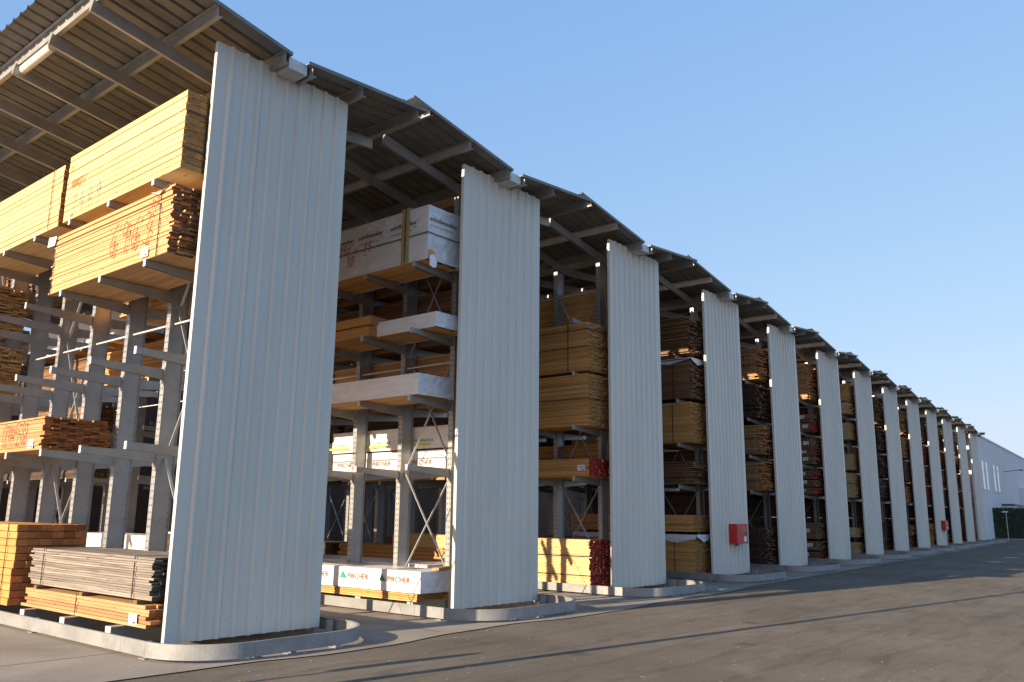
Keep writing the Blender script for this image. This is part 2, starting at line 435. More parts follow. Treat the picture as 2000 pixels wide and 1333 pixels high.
# roof
RLX0,RLZ0=-1.70,8.47     # outer end of the left wing (rack coordinates)
RLX1,RLZ1=0.93,8.035
RRX0,RRZ0=1.21,8.03
RRX1,RRZ1=3.62,8.235
YF=-0.40
def zl(x): return RLZ0+(RLZ1-RLZ0)*(x-RLX0)/(RLX1-RLX0)
def zr(x): return RRZ0+(RRZ1-RRZ0)*(x-RRX0)/(RRX1-RRX0)
def wing_mesh(x0,z0,x1,z1,depth):
    b=MB(); pr=sheet_profile(depth,0.25,0.03,0.045,0.02)
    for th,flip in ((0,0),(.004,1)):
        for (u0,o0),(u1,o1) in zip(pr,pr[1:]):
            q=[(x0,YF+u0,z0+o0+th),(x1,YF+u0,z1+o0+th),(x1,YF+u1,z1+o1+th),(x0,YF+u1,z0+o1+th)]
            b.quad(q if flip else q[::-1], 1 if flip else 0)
    # verge flashing on the front edge
    b.bar((x0,YF-.004,z0+.02),(x1,YF-.004,z1+.02),.012,.055)
    return b.mesh('roof_sheet',['roof','rooftop'])
def purlin_mesh(depth,h=.15):
    b=MB(); b.box(-.004,0,0,depth,-h,0); b.box(-.06,-.004,0,depth,-.006,0); b.box(0,.06,0,depth,-h,-h+.006)
    b.box(.056,.06,0,depth,-h+.006,-h+.025)
    return b.mesh('purlin',['galv'])
def rafter_mesh(pts_):
    b=MB()
    for (xa,za),(xb,zb) in zip(pts_,pts_[1:]):
        b.bar((xa,0,za-.09),(xb,0,zb-.09),.055,.18)
    return b.mesh('rafter',['galv'])
def gutter_mesh(depth):
    b=MB(); x0,x1,z0,z1=RLX1-.01,RRX0+.02,7.87,8.06
    b.box(x0,x1,0,depth,z0,z0+.004); b.box(x0,x0+.004,0,depth,z0+.004,z1); b.box(x1-.004,x1,0,depth,z0+.004,z1)
    b.box(x0+.004,x1-.004,0,.004,z0+.004,z1-.02)
    b.box(x0-.02,x0,0,depth,z1-.012,z1); b.box(x1,x1+.02,0,depth,z1-.012,z1)
    return b.mesh('gutter',['galvlt'])

LV=[[2.47,3.70,4.88,6.02],[2.43,3.63,4.83,6.04]]+[[2.45,3.58,4.79,6.02]]*11
NCOL=[16,16,16,14]+[8]*4+[6]*5
Y0C=[0.76,0.62]+[0.63]*11
PIT=[1.29,1.33]+[1.27]*11
CXS=[(0.74,1.02)]+[(0.46,0.74)]*12
TIP=[-.60,-.60]+[-.58]*11
BASEH=[0.255,0.19]+[0.155]*11

me_panel=panel_mesh(); me_post=post_mesh(7.80); me_cols={c:column_mesh(7.62,*c) for c in set(CXS)}
me_armL=[arm_mesh(.74,-.34),arm_mesh(.46,-.60),arm_mesh(.46,-.58)]; me_armR=[arm_mesh(1.02,2.0),arm_mesh(.74,1.72),arm_mesh(.74,1.72)]
RACKS=[]
mesh_cache={}
def cached(key, fn):
    if key not in mesh_cache: mesh_cache[key]=fn()
    return mesh_cache[key]
RACKDESC=['beside the grey weathered boards, nearest the camera','with the white wrapped packs','with the red-ended board stacks and sunlit bottom stack','with the red hose cabinet on its panel','with dark stickered boards','with small red-ended bundles and orange lit boards','with cream board bundles','','','with the far red hose cabinet','','','last of the row by the white building']
for r in range(NR):
    lab='%s steel cantilever rack from the left, grey ribbed end panel and butterfly roof%s'%(ORD[r], (', '+RACKDESC[r]) if RACKDESC[r] else '')
    words=lab.split()
    if len(words)>16: lab='%s cantilever rack from the left%s'%(ORD[r], ', '+RACKDESC[r])
    R=thing('timber_rack', lab, 'storage rack', (XS[r],YS[r],0), 'roofed timber racks in a row')
    RACKS.append(R)
    nc=NCOL[r]; dep=Y0C[r]+PIT[r]*(nc-1)+0.6-YF
    link('end_panel',me_panel,R,(0,0,PZ0))
    link('end_post',me_post,R,(0.004,0.006,0)); 
    link('end_post',me_post,R,(PW-.082,0.006,0))
    cols=[Y0C[r]+PIT[r]*k for k in range(nc)]
    bm_=cached(('base',r if r<2 else 2),lambda: base_mesh(-.31 if r==0 else -.40,2.1,BASEH[r]))
    for k,y in enumerate(cols):
        up=link('upright',me_cols[CXS[r]],R,(0,y,0))
        yb=y
        link('base_beam',bm_,R,(0,yb,0))
        for L in LV[r]:
            if r>2 and k>5: continue
            link('arm',me_armL[min(r,2)],up,(0,0,L))
            if k<(8 if r<3 else 4): link('arm',me_armR[min(r,2)],up,(0,0,L))
    # braces
    def xbr():
        b=MB(); p=PIT[r]; xm=sum(CXS[r])/2
        for za,zb in ((.55,2.40),(2.45,4.62),(4.70,6.90)):
            b.bar((xm-.01,.05,za),(xm-.01,p-.05,zb),.008,.045,(1,0,0)); b.bar((xm+.012,.05,zb),(xm+.012,p-.05,za),.008,.045,(1,0,0))
        return b.mesh('cross_brace',['galvlt'])
    def tie():
        b=MB(); p=PIT[r]
        xm=sum(CXS[r])/2-.06; b.bar((xm,.05,0),(xm,p-.05,0),.025,.025)
        return b.mesh('tie_bar',['galvlt'])
    mx=cached(('x',PIT[r]),xbr); mt=cached(('t',PIT[r]),tie)
    for k in range(0,nc-1,3): link('cross_brace',mx,R,(0,cols[k],0))
    for k in range(nc-1):
        for z in (4.40,6.95): link('tie_bar',mt,R,(0,cols[k],z))
    # roof
    wl=cached(('wl',round(dep,2)),lambda: wing_mesh(RLX0,RLZ0,RLX1,RLZ1,dep)); wr=cached(('wr',round(dep,2)),lambda: wing_mesh(RRX0,RRZ0,RRX1,RRZ1,dep))
    rs1=link('roof_sheet',wl,R); rs2=link('roof_sheet',wr,R)
    pm=cached(('pu',round(dep,2)),lambda: purlin_mesh(dep-.02))
    pe=pm if r==0 else cached(('pe',round(dep,2)),lambda: purlin_mesh(dep-.02,.09))
    for x in (-1.30,-.25,.83): link('purlin',pe if x<-1 else pm,rs1,(x,YF+.01,zl(x)-.002))
    for x in (1.30,2.24,3.42): link('purlin',pm,rs2,(x,YF+.01,zr(x)-.002))
    link('gutter',cached(('gu',round(dep,2)),lambda: gutter_mesh(dep)),R,(0,YF+.06,0))
    rf=cached('rf',lambda: rafter_mesh([(-1.36,zl(-1.36)-.155),(.95,zl(.93)-.155),(1.15,zr(1.21)-.16),(3.5,zr(3.5)-.155)]))
    for k,y in enumerate(cols):
        yy = y+.09
        link('rafter',rf,R,(0,yy,0))
# gutter outlet on the very last rack
b=MB(); b.box(3.45,4.35,.02,.16,7.98,8.10); link('gutter_spout',b.mesh('gutter_spout',['darkmetal']),RACKS[-1])

# ------------------------------------------------------------------ guard rails
def rail_mesh(path, z0,z1, th=.012):
    b=MB()
    import itertools
    n=len(path)
    nor=[]
    for i in range(n):
        a=Vector(path[max(0,i-1)]); c=Vector(path[min(n-1,i+1)]); d=(c-a).normalized(); nor.append(Vector((d.y,-d.x)))
    prof=[(0,z0),(0.0,z1),(-.035,z1),(-.035,z1-.012),(-th,z1-.012),(-th,z0+.012),(-.035,z0+.012),(-.035,z0)]
    m=len(prof)
    for i in range(n):
        for o,z in prof:
            p=Vector(path[i])+nor[i]*o; b.v.append((p.x,p.y,z))
    for i in range(n-1):
        for k in range(m):
            b.f.append((i*m+k,i*m+(k+1)%m,(i+1)*m+(k+1)%m,(i+1)*m+k)); b.m.append(0); b.t.append((.5,)*3)
    b.f.append(tuple(range(m))[::-1]); b.m.append(0); b.t.append((.5,)*3)
    b.f.append(tuple((n-1)*m+k for k in range(m))); b.m.append(0); b.t.append((.5,)*3)
    return b.mesh('rail',['galvrail'])
def guard(r, xl, xr, yf, depth):
    lab='galvanised steel guard rail curving round the foot of the %s rack panel from the left'%ORD[r]
    G=thing('guard_rail',lab,'guard rail',(XS[r],YS[r],0),'guard rails round the rack feet')
    R_=0.85
    def arc(cx,cy,a0,a1,n=26): return [(cx+R_*math.cos(a0+(a1-a0)*k/n),cy+R_*math.sin(a0+(a1-a0)*k/n)) for k in range(n+1)]
    A=arc(xl+R_,yf+R_,math.pi,1.5*math.pi); B=arc(xr-R_,yf+R_,1.5*math.pi,2*math.pi)
    y=depth; segs=[]
    while y-2.6>yf+R_+.2: segs.append([(xl,y),(xl,y-2.6+.004)]); y-=2.6
    if y>yf+R_+.05: segs.append([(xl,y),(xl,yf+R_+.004)])
    segs.append(A)
    x=xl+R_+.004
    while x+1.4<xr-R_: segs.append([(x,yf),(x+1.396,yf)]); x+=1.4
    if xr-R_-x>.05: segs.append([(x,yf),(xr-R_-.004,yf)])
    segs.append(B)
    segs.append([(xr,yf+R_+.004),(xr,yf+R_+1.6)])
    for sgm in segs: link('rail',rail_mesh(sgm,.035,.20),G)
    b=MB(); b.box(-.035,.035,-.035,.035,0,.185); b.box(-.07,.07,-.07,.07,0,.01)
    mp=cached('rp',lambda:b.mesh('rail_post',['galvrail']))
    ps=[(xl+.09,y_) for y_ in (depth-.1,depth-2.6,depth-5.2) if y_>yf+R_]+[(xl+.09,yf+R_+.1),(xl+R_+.1,yf+.09),((xl+xr)/2,yf+.09),(xr-R_+.1,yf+.09),(xr-.1,yf+R_+.2)]
    for x_,y_ in ps: link('rail_post',mp,G,(x_,y_,0))
guard(0,-.42,2.42,-1.22,8.0)
guard(1,-.70,2.30,-1.25,8.0)
for r in range(2,NR): guard(r,-.62,2.35,-1.28,3.6 if r<5 else 2.4)

# ------------------------------------------------------------------ timber
def bundle_mesh(kind, w, l, h, seed=0):
    rnd=random.Random(seed*131+7); b=MB()
    P={'beams':(.092,5,.004,.004,.012),'boards':(.030,8,.010,.035,.003),'tight':(.032,7,.006,.014,.0055),'rough':(.052,6,.022,.06,.017),
       'thick':(.105,6,.006,.012,.009),'fat':(.19,3,.006,.01,.012),'mid':(.045,7,.012,.035,.004)}[kind]
    pitch,nx,jx,jy,gap=P
    n=max(1,int(round(h/pitch))); pitch=h/n; bw=w/nx
    for i in range(n):
        z=i*pitch; sx=rnd.gauss(0,jx); sy=rnd.gauss(0,jy*.5); lt=rnd.random()
        if kind=='rough' and i%2==0 :   # stickers every other layer
            pass
        for k in range(nx):
            y0=sy+rnd.gauss(0,jy); y1=l+sy+rnd.gauss(0,jy)
            x0=k*bw+sx; e=.0015
            dz=rnd.uniform(0,.002)
            if kind=='boards' and rnd.random()<.03 and 0<k<nx-1: y0+=.05
            b.box(x0+e,x0+bw-e,y0,y1,z+gap*.3,z+pitch-gap*.7-dz,0,(lt*.6+.4*rnd.random(),rnd.random(),rnd.random()),1)
        if gap>.01 and i<n-1:
            yy=.18
            while yy<l:
                b.box(.01,w-.01,yy,yy+.04,z+pitch-gap*.7-.003,z+pitch+gap*.3+.001,0,(.3,.3,.3),1); yy+=1.05
    return b
def strap_mesh(w,l,h,ys,wd=.016,o=.006):
    b=MB()
    for y in ys:
        y0,y1=y-wd/2,y+wd/2
        b.box(-o-.012,-.012+0.0,y0,y1,-.0,h+.004); b.box(-.012,w+.012,y0,y1,h+.002,h+o); b.box(w+.012,w+.012+o,y0,y1,0,h+.004)
    return b
def lstrap_mesh(w,l,h,zs,wd=.016,o=.03):
    b=MB()
    for z in zs:
        b.box(-o-.004,-o,-o,l+o,z-wd/2,z+wd/2); b.box(-o,w+o,-o-.004,-o,z-wd/2,z+wd/2); b.box(w+o,w+o+.004,-o,l+o,z-wd/2,z+wd/2)
    return b
COLN={'pale':('pale','end_pale'),'spruce':('spruce','end_pale'),'larch':('larch','end_larch'),'orange':('orange','end_larch'),'honey':('honey','end_pale'),'edge':('larch','end_honey'),
      'brown':('brown','end_brown'),'dark':('dark','end_brown'),'grey':('grey','greydk'),'red':('honey','end_red'),'redpale':('pale','end_red'),
      'cream':('cream','end_pale'),'redbrown':('brown','end_red'),'sprucebr':('spruce','end_brown')}
def tagmesh():
    b=MB(); b.box(-.003,0,0,.20,0,.13)
    for z in (.095,.075,.055): b.box(-.0045,-.003,.02,.17-.03*(z<.06),z,z+.006,1)
    b.box(-.0045,-.003,.02,.10,.015,.035,1)
    return b.mesh('paper_label',['paper','ink'])
ME_TAG=tagmesh()
USED=set()
def bundle(r, kind, color, x0,x1,y0,y1,z0,z1, label, straps=(), lstraps=(), tags=(), group=None, rz=0, smat='strap', seed=None):
    w,l,h=x1-x0,y1-y0,z1-z0
    key=(kind,color,round(w,2),round(l,1),round(h,2)) if seed is None else (kind,color,round(w,2),round(l,1),round(h,2),seed)
    me=cached(key,lambda: bundle_mesh(kind,w,l,h,len(mesh_cache)).mesh('timber_stack',list(COLN[color])))
    assert label not in USED, label
    USED.add(label)
    loc=(XS[r]+x0,YS[r]+y0,z0)
    cat='timber stack'
    if straps or lstraps or tags:
        T=thing('timber_stack',label,cat,loc,group,rz)
        link('boards',me,T)
        for q in straps: link('strap',strap_mesh(w,l,h,(q,)).mesh('strap',[smat]),T)
        for q in lstraps: link('strap',lstrap_mesh(w,l,h,(q,)).mesh('strap',[smat]),T)
        for (ty,tz) in tags: link('paper_label',ME_TAG,T,(-.014,ty,tz))
    else:
        T=tag(link('timber_stack',me,None,loc,(0,0,rz)),label,cat,group)
    return T

def wrapped(r,x0,x1,y0,y1,z0,z1,label,under=0.0,seed=1,wmat='wrap',amp=.010,group=None):
    """plastic-wrapped pack: subdivided, slightly wrinkled film over a timber core"""
    w,l,h=x1-x0,y1-y0,z1-z0
    T=thing('wrapped_timber_pack',label,'wrapped timber',(XS[r]+x0,YS[r]+y0,z0),group)
    USED.add(label)
    rnd=random.Random(seed)
    from mathutils import noise
    b=MB()
    def nz(p,s): return noise.noise(Vector((p[0]*s+seed*3.1,p[1]*s*.6,p[2]*s)))
    zb=under
    def face(fn,nu,nv,nrm,mi):
        base=len(b.v)
        for i in range(nu+1):
            for j in range(nv+1):
                u,v=i/nu,j/nv; p=Vector(fn(u,v))
                e=min(u,1-u,v,1-v)
                a=amp*(0.4+.6*min(1,e*8))
                ridge=abs(nz(p,5))*1.6+nz(p,13)*.4
                d=max(0.0,ridge)*a*1.6
                if e==0: d=0
                q=p+nrm*d
                b.v.append(tuple(q))
        for i in range(nu):
            for j in range(nv):
                k=base+i*(nv+1)+j
                b.f.append((k,k+nv+1,k+nv+2,k+1)); b.m.append(mi); b.t.append((.5,)*3)
    ny=int(l/.07); 
    nzs=max(3,int((h-zb)/.05)); nx=int(w/.05)
    face(lambda u,v:(0,l*(1-u),zb+(h-zb)*v),ny,nzs,Vector((-1,0,0)),0)
    face(lambda u,v:(w,l*u,zb+(h-zb)*v),ny//3,nzs,Vector((1,0,0)),0)
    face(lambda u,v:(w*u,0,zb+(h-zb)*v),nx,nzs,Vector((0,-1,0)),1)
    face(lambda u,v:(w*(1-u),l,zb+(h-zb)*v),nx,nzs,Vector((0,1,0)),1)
    face(lambda u,v:(w*u,l*v,h),nx//2,ny//2,Vector((0,0,1)),0)
    o=link('plastic_wrap',b.mesh('plastic_wrap',[wmat,'wrapend'],smooth=True),T)
    c=bundle_mesh('tight',w-.07,l-.2,max(.03,h-.04),seed)
    link('boards',c.mesh('boards',['honey','end_pale']),T,(.035,.10,.001))
    WR[T.name]=o
    return T

WR={}
# lettering --------------------------------------------------------
def text_part(T,txt,size,loc,mname,side='L',shear=0.0,bold=False,name='lettering',extr=.0006):
    cu=bpy.data.curves.new('t','FONT'); cu.body=txt; cu.size=size; cu.extrude=extr; cu.shear=shear; cu.space_character=1.12
    if bold: cu.offset=size*.010
    to=bpy.data.objects.new('t',cu); COL.objects.link(to)
    dg=bpy.context.evaluated_depsgraph_get(); me=bpy.data.meshes.new_from_object(to.evaluated_get(dg))
    bpy.data.objects.remove(to)
    me.materials.clear(); me.materials.append(M[mname])
    # side 'L': face looking to -X, text runs toward -Y ; 'F': face looking to -Y, text runs toward +X
    if side=='L': rot=(math.pi/2,0,-math.pi/2)
    else: rot=(math.pi/2,0,0)
    return link(name,me,WR.get(T.name,T),loc,rot)
STROKES={
 '0':[[(.5,1),(.2,.85),(.08,.5),(.15,.15),(.45,0),(.75,.15),(.85,.5),(.75,.85),(.5,1)]],
 '1':[[(.2,.75),(.5,1),(.45,0)]],
 '2':[[(.1,.8),(.35,1),(.7,.9),(.7,.6),(.1,0),(.9,.02)]],
 '3':[[(.1,.9),(.5,1),(.8,.8),(.4,.55),(.85,.35),(.6,.03),(.1,.1)]],
 '4':[[(.35,1),(.05,.4),(.8,.45)],[(.65,.85),(.6,0)]],
 '5':[[(.85,1),(.25,.97),(.15,.55),(.6,.6),(.85,.3),(.6,.02),(.1,.08)]],
 '6':[[(.75,1),(.3,.75),(.08,.3),(.4,0),(.8,.2),(.6,.5),(.15,.35)]],
 '7':[[(.05,.95),(.85,1),(.4,0)],[(.25,.5),(.8,.55)]],
 '8':[[(.75,.85),(.4,1),(.15,.75),(.8,.3),(.5,0),(.15,.25),(.75,.75),(.75,.85)]],
 '9':[[(.8,.7),(.45,.5),(.12,.75),(.45,1),(.8,.8),(.7,0)]],
 '/':[[(.7,1),(.1,-.1)]],'x':[[(.1,.7),(.8,.1)],[(.8,.7),(.1,.1)]],
 'T':[[(0,1),(1,.95)],[(.55,1),(.4,0)]],'L':[[(.3,1),(.15,.02),(.8,.0)]],'.':[[(.3,.0),(.42,.08)]],
 'A':[[(.1,0),(.4,1),(.75,0)],[(.2,.4),(.65,.4)]],'-':[[(0,0),(1,.05)]],' ':[] }
def scrawl(T,txt,h,loc,mname,th=.012,slant=.15,adv=.72,name='marker_writing',side='L',seed=1):
    """hand-written marks lying on the -X face; writing runs toward -Y"""
    rnd=random.Random(seed); b=MB(); x=0
    for ch in txt:
        for st in STROKES.get(ch,[]):
            pts_=[]
            for (u,v) in st:
                a=(x+u*h*.50+v*h*slant+rnd.uniform(-.01,.01)*h); c=v*h+rnd.uniform(-.02,.02)*h
                pts_.append((-.002,-a,c) if side=='L' else (a,-.002,c))
            for p,q in zip(pts_,pts_[1:]):
                b.bar(p,q,th,.003,(1,0,0) if side=='L' else (0,1,0))
        x+=h*adv
    # bar() used width across / thin along normal
    return link(name,b.mesh(name,[mname]),T,loc)

G1='sawn timber stacks on the racks'
# ---- rack 1 (index 0) left side
B=bundle(0,'beams','pale',-.315,.66,.10,3.64,6.045,7.16,'pale planed beam stack with red and blue scribbles, topmost beside the first end panel',group=G1)
scrawl(B,'11',.07,(-.012,3.42,.84),'redpen',.008)
scrawl(B,'AAA0//',.17,(-.012,3.36,.50),'redpen',.010,adv=.5)
scrawl(B,'2449',.36,(-.012,3.30,.06),'bluepen',.011,adv=.75)
b=MB()
for z in (.28,.80): b.box(-.01,.98,-.022,-.017,z,z+.016)
b.box(.30,.315,-.022,-.017,0,1.11); link('strap',b.mesh('strap',['strap']),B)
bundle(0,'beams','pale',-.315,.66,3.83,7.6,6.045,7.09,'pale planed beam stack at the upper left, behind the scribbled one',straps=(.35,),group=G1)
B=bundle(0,'boards','sprucebr',-.32,.66,.20,3.78,4.905,5.84,'jagged-ended sawn board stack marked 6963 in red, under the scribbled beams',straps=(.28,3.55),tags=((.50,.04),),group=G1)
scrawl(B,'6963',.46,(-.035,1.62,.20),'redpen',.017,adv=.68,slant=.1)
scrawl(B,'17',.16,(-.035,.50,.66),'redpen',.013)
def flap(T,pts_,mname='wrap',name='torn_film'):
    b=MB(); n=len(pts_)
    c=Vector((0,0,0))
    for p in pts_: c+=Vector(p)
    c/=n
    for i in range(n):
        b.quad([c+Vector((0,0,.004)),pts_[i],pts_[(i+1)%n]])
    return link(name,b.mesh(name,[mname]),T)
flap(B,[(-.015,.10,.95),(.30,.0,.96),(.33,.25,.95),(.05,.60,.955),(-.035,.56,.93),(-.045,.30,.84)])
flap(B,[(-.03,3.50,.93),(-.04,3.76,.95),(-.035,3.80,.80),(-.04,3.52,.78)],'wrap')
B=bundle(0,'boards','larch',-.32,.62,3.40,7.2,2.50,2.99,'orange larch board stack marked 0458 in red on the low arms',tags=((.25,.03),),group=G1)
scrawl(B,'0458',.34,(-.035,1.42,.09),'redpen',.017,adv=.70,slant=.1)
bundle(0,'boards','edge',-.32,.60,7.25,11.0,4.91,5.70,'honey board stack seen end on at the left edge, upper one',group=G1)
bundle(0,'boards','edge',-.32,.60,7.12,11.0,3.73,4.56,'honey board stack seen end on at the left edge, lower one',group=G1)
bundle(0,'thick','orange',-.32,.68,3.86,7.7,.262,1.42,'tall block of thick orange beams behind the weathered grey boards',group=G1,straps=(.3,))
B=bundle(0,'boards','grey',-.12,.82,.20,3.74,.575,1.08,'weathered grey board stack lying low on orange boards',straps=(.42,3.1),group=G1)
B=bundle(0,'mid','larch',-.13,.82,.19,3.78,.262,.522,'low orange board stack with paper tag under the weathered grey boards',straps=(1.9,),tags=((.22,.02),),group=G1)
for k,y in enumerate((.42,1.9,3.35)):
    b=MB(); b.box(-.02,.92,0,.09,0,.048)
    w_=('near','middle','far')[k]
    tag(link('timber_bearer',b.mesh('timber_bearer',['brown']),None,(-.14,y,.5235)),'short dark timber bearer under the %s end of the grey boards'%w_,'bearer','bearers between the low stacks')
bundle(0,'mid','brown',1.15,2.15,.45,4.4,.26,.58,'low brown board stack glimpsed under the first end panel',group=G1)
bundle(0,'mid','larch',1.05,1.95,6.2,10.0,2.49,3.2,'larch board stack deep inside the first rack on its far side',group=G1)
for i,y in enumerate((.4,4.6,8.8)):  # stacks added at the back to stop sun reaching the second rack
    w_=('near','middle','far')[i]
    bundle(0,'mid','brown',1.10,1.98,y,y+4.0,6.045,7.50,'brown sun-blocking board stack added high at the back of the first rack, %s one'%w_,group=G1)
    if i==0: bundle(0,'mid','honey',1.10,1.98,y,y+4.0,4.905,5.95,'honey sun-blocking board stack added at the back of the first rack, %s one'%w_,group=G1)
# ---- rack 2
B=wrapped(1,-.58,.30,.30,4.6,6.07,7.08,'big white wrapped pack with green strap and orange size figures, top of the second rack',seed=3,amp=.012)
for y in (3.55,2.72,1.88,.98): 
    text_part(B,'schößwendter',.108,(-.022,y,.70),'ink',name='lettering',bold=True)
    text_part(B,'holz',.045,(-.022,y-.62,.645),'ink',name='lettering')
    text_part(B,'der Partner für gehobeltes Holz',.040,(-.022,y,.585),'ink',name='lettering')
text_part(B,'schößwendter',.108,(.03,-.022,.72),'ink','F',bold=True,name='lettering')
text_part(B,'der Partner für gehobeltes Holz',.04,(.03,-.022,.62),'ink','F',name='lettering')
b=MB(); b.box(-.026,-.022,-.02,4.2,.475,.495); b.box(-.026,.90,-.026,-.022,.475,.495); link('strap',b.mesh('strap',['green']),B)
b=MB(); b.box(-.045,-.026,.46,.52,0,1.02); b.box(-.045,-.026,.58,.64,0,1.02); b.box(-.05,-.045,.53,.55,-.0,1.02,1)
b.box(-.045,.88,.46,.52,1.02,1.035); b.box(-.045,.88,.58,.64,1.02,1.035)
link('batten',b.mesh('batten',['tan','green']),B)
scrawl(B,'25/',.20,(-.024,2.45,.46),'redpen',.016,adv=.62)
scrawl(B,'30',.20,(-.024,2.22,.22),'redpen',.016,adv=.62)
scrawl(B,'x',.12,(-.024,1.98,.45),'redpen',.016)
scrawl(B,'15',.20,(-.024,1.72,.42),'redpen',.016,adv=.62)
scrawl(B,'-',.25,(-.024,1.72,.36),'redpen',.012)
scrawl(B,'T',.16,(-.024,2.98,.40),'redpen',.016)
scrawl(B,'L.',.20,(-.024,3.02,.20),'redpen',.016)
# torn flap hanging at the end
b=MB()
prev=None
for k in range(8):
    a=k/7*2.6; p=(.12+.16*math.sin(a*.5)*.6,-.02-.03*math.sin(a),-.04-.13*math.sin(a*.6)); 
b.quad([(.03,-.03,.06),(.13,-.035,.10),(.20,-.05,-.04),(.17,-.06,-.14),(.10,-.06,-.16),(.02,-.045,-.13)])
link('torn_film',b.mesh('torn_film',['paper']),B)
b=MB(); b.box(.02,.16,-.021,-.018,.0,.17); link('torn_hole',b.mesh('torn_hole',['honey']),B)
B=wrapped(1,-.40,.40,.20,3.9,4.86,5.13,'white wrapped pack with crumpled end on the arms behind the two orange beams',seed=5,amp=.012)
bundle(1,'fat','orange',-.60,-.02,1.75,4.6,4.855,5.05,'squared orange beam lying beside a white pack, lower of the pair',group=G1)
bundle(1,'fat','orange',-.60,-.02,1.72,4.6,5.065,5.24,'squared orange beam lying beside a white pack, upper of the pair',group=G1,seed=2)
B=wrapped(1,-.58,.32,.42,4.6,3.655,4.03,'long clean white wrapped pack at mid height on the second rack',seed=8,amp=.006)
B=wrapped(1,-.44,.36,.35,4.6,.20,.69,'lowest white pack printed PIRCHER with orange boards at its foot, in sunlight',under=.14,seed=11,amp=.006)
def pircher(B,ys,z,x,sz,tri=True,ink='inkbrown'):
    for y in ys:
        text_part(B,'PIRCHER',sz,(x,y,z),ink,bold=True,name='lettering')
        if tri:
            b=MB()
            b.quad([(x-.001,y+.20,z),(x-.001,y+.06,z),(x-.001,y+.13,z+sz*.95)]); b.quad([(x-.002,y+.13,z),(x-.002,y+.04,z),(x-.002,y+.085,z+sz*.6)])
            link('logo',b.mesh('logo',['inkgreen']),B)
pircher(B,(3.95,2.95,1.85,.80),.30,-.020,.13)
b=MB(); b.box(0,.12,0,.9,0,.045); b2=link('loose_board',b.mesh('loose_board',['larch','end_pale']),None,(XS[1]-.10,YS[1]+.42,.70),(0,0,-1.2))
tag(b2,'thin loose orange board lying across the lowest PIRCHER pack'.replace('PIRCHER','white'),'board')
B=wrapped(1,.85,1.9,1.5,6.6,.20,.70,'white pack printed PIRCHER standing behind the uprights, in shade',seed=12,amp=.005)
pircher(B,(4.6,3.4,2.2,1.1),.14,-.018,.14,ink='ink')
B=wrapped(1,.84,1.7,.24,4.4,2.46,2.83,'white PIRCHER pack on the low arms behind the uprights, in sunlight',seed=14,amp=.006)
pircher(B,(4.0,2.9,1.75,.75),.10,-.02,.13,tri=False)
B=wrapped(1,.80,1.7,.24,4.4,2.86,3.28,'bulging white pack with yellow-green print, on top of a PIRCHER pack',seed=15,amp=.02)
for y in (4.1,2.9,1.7,.6):
    text_part(B,'SCHEIBENHOLZ',.075,(-.04,y,.13),'inkgreen',name='lettering',bold=True)
    b=MB(); b.box(-.042,-.038,y-.5,y+.1,.06,.10); link('print_band',b.mesh('print_band',['yellowprint']),B)
b=MB(); b.box(0,.12,0,.5,0,.12); 
tag(link('beam_offcut',b.mesh('beam_offcut',['tan']),None,(XS[1]+.66,YS[1]+.30,2.86)),'short pale timber offcut lying in front of the bulging white pack','offcut')
for L,hh,c,kk,tx in ((3.65,1.0,'larch','mid','added orange-brown boards behind the uprights of the second rack, above the sunlit white packs'),(4.86,1.05,'brown','mid','added brown boards behind the uprights of the second rack, level with the crumpled white pack'),(6.06,1.4,'brown','mid','added sun-blocking brown boards highest behind the uprights of the second rack')):  # boards added to stop sun patches on the next rack
    bundle(1,kk,c,.80,1.68,.5,4.5,L,L+hh,tx,group=G1)
wrapped(1,.80,1.7,4.7,8.9,2.46,3.1,'white wrapped pack seen through the first rack, low between its uprights',seed=31,amp=.006)
wrapped(1,.80,1.7,6.9,10.9,.20,1.10,'white wrapped pack on the floor seen through the first rack',seed=33,amp=.006)
wrapped(1,-.50,.40,4.9,8.9,4.86,5.6,'sunlit white wrapped pack seen through the first rack under the 6963 stack',seed=35,amp=.008)
# ---- generic rack loads, left side front slots
def loads(r, lst):
    for (kind,color,z0,z1,dy,desc,opt) in lst:
        dy=max(dy,.25)+.02
        st=opt.get('straps',()); tg=opt.get('tags',()); ls=opt.get('ls',())
        bundle(r,kind,color,opt.get('x0',-.50),opt.get('x1',.42),dy,dy+opt.get('len',4.0),z0,z1,desc,straps=st,lstraps=ls,tags=tg,group=G1)
R3='on the third rack'
loads(2,[('tight','honey',4.83,5.95,.19,'tall honey board stack '+R3+', upper of the two big ones',dict(straps=(.55,),ls=(.55,.95))),
 ('tight','honey',3.60,4.76,.20,'tall honey board stack '+R3+', lower of the two big ones',dict(ls=(.60,))),
 ('tight','red',2.48,2.87,.15,'thin honey board stack with red painted ends and paper tag '+R3,dict(tags=((.10,.12),))),
 ('tight','redpale',.16,1.13,.20,'big red-ended board stack, partly sunlit, at the foot of the third rack',dict(len=6.2,ls=(.62,.22)))])
bundle(2,'tight','honey',.80,1.68,.5,4.5,6.04,7.10,'honey board stack on the top arms behind the uprights of the third rack',group=G1)
bundle(2,'tight','brown',.80,1.68,.5,4.5,3.6,4.5,'brown board stack at mid height behind the uprights of the third rack',group=G1)
bundle(2,'tight','brown',.80,1.68,.5,4.5,.2,.9,'brown board stack on the floor behind the uprights of the third rack',group=G1)
bundle(2,'tight','brown',.80,1.68,.5,4.5,4.81,5.9,'added brown board stack on the third arms behind the uprights of the third rack',group=G1)  # this stack and the next are added to block sun crossing the rack
bundle(2,'tight','honey',.80,1.68,.5,4.5,2.47,3.3,'added honey board stack on the lowest arms behind the uprights of the third rack',group=G1)
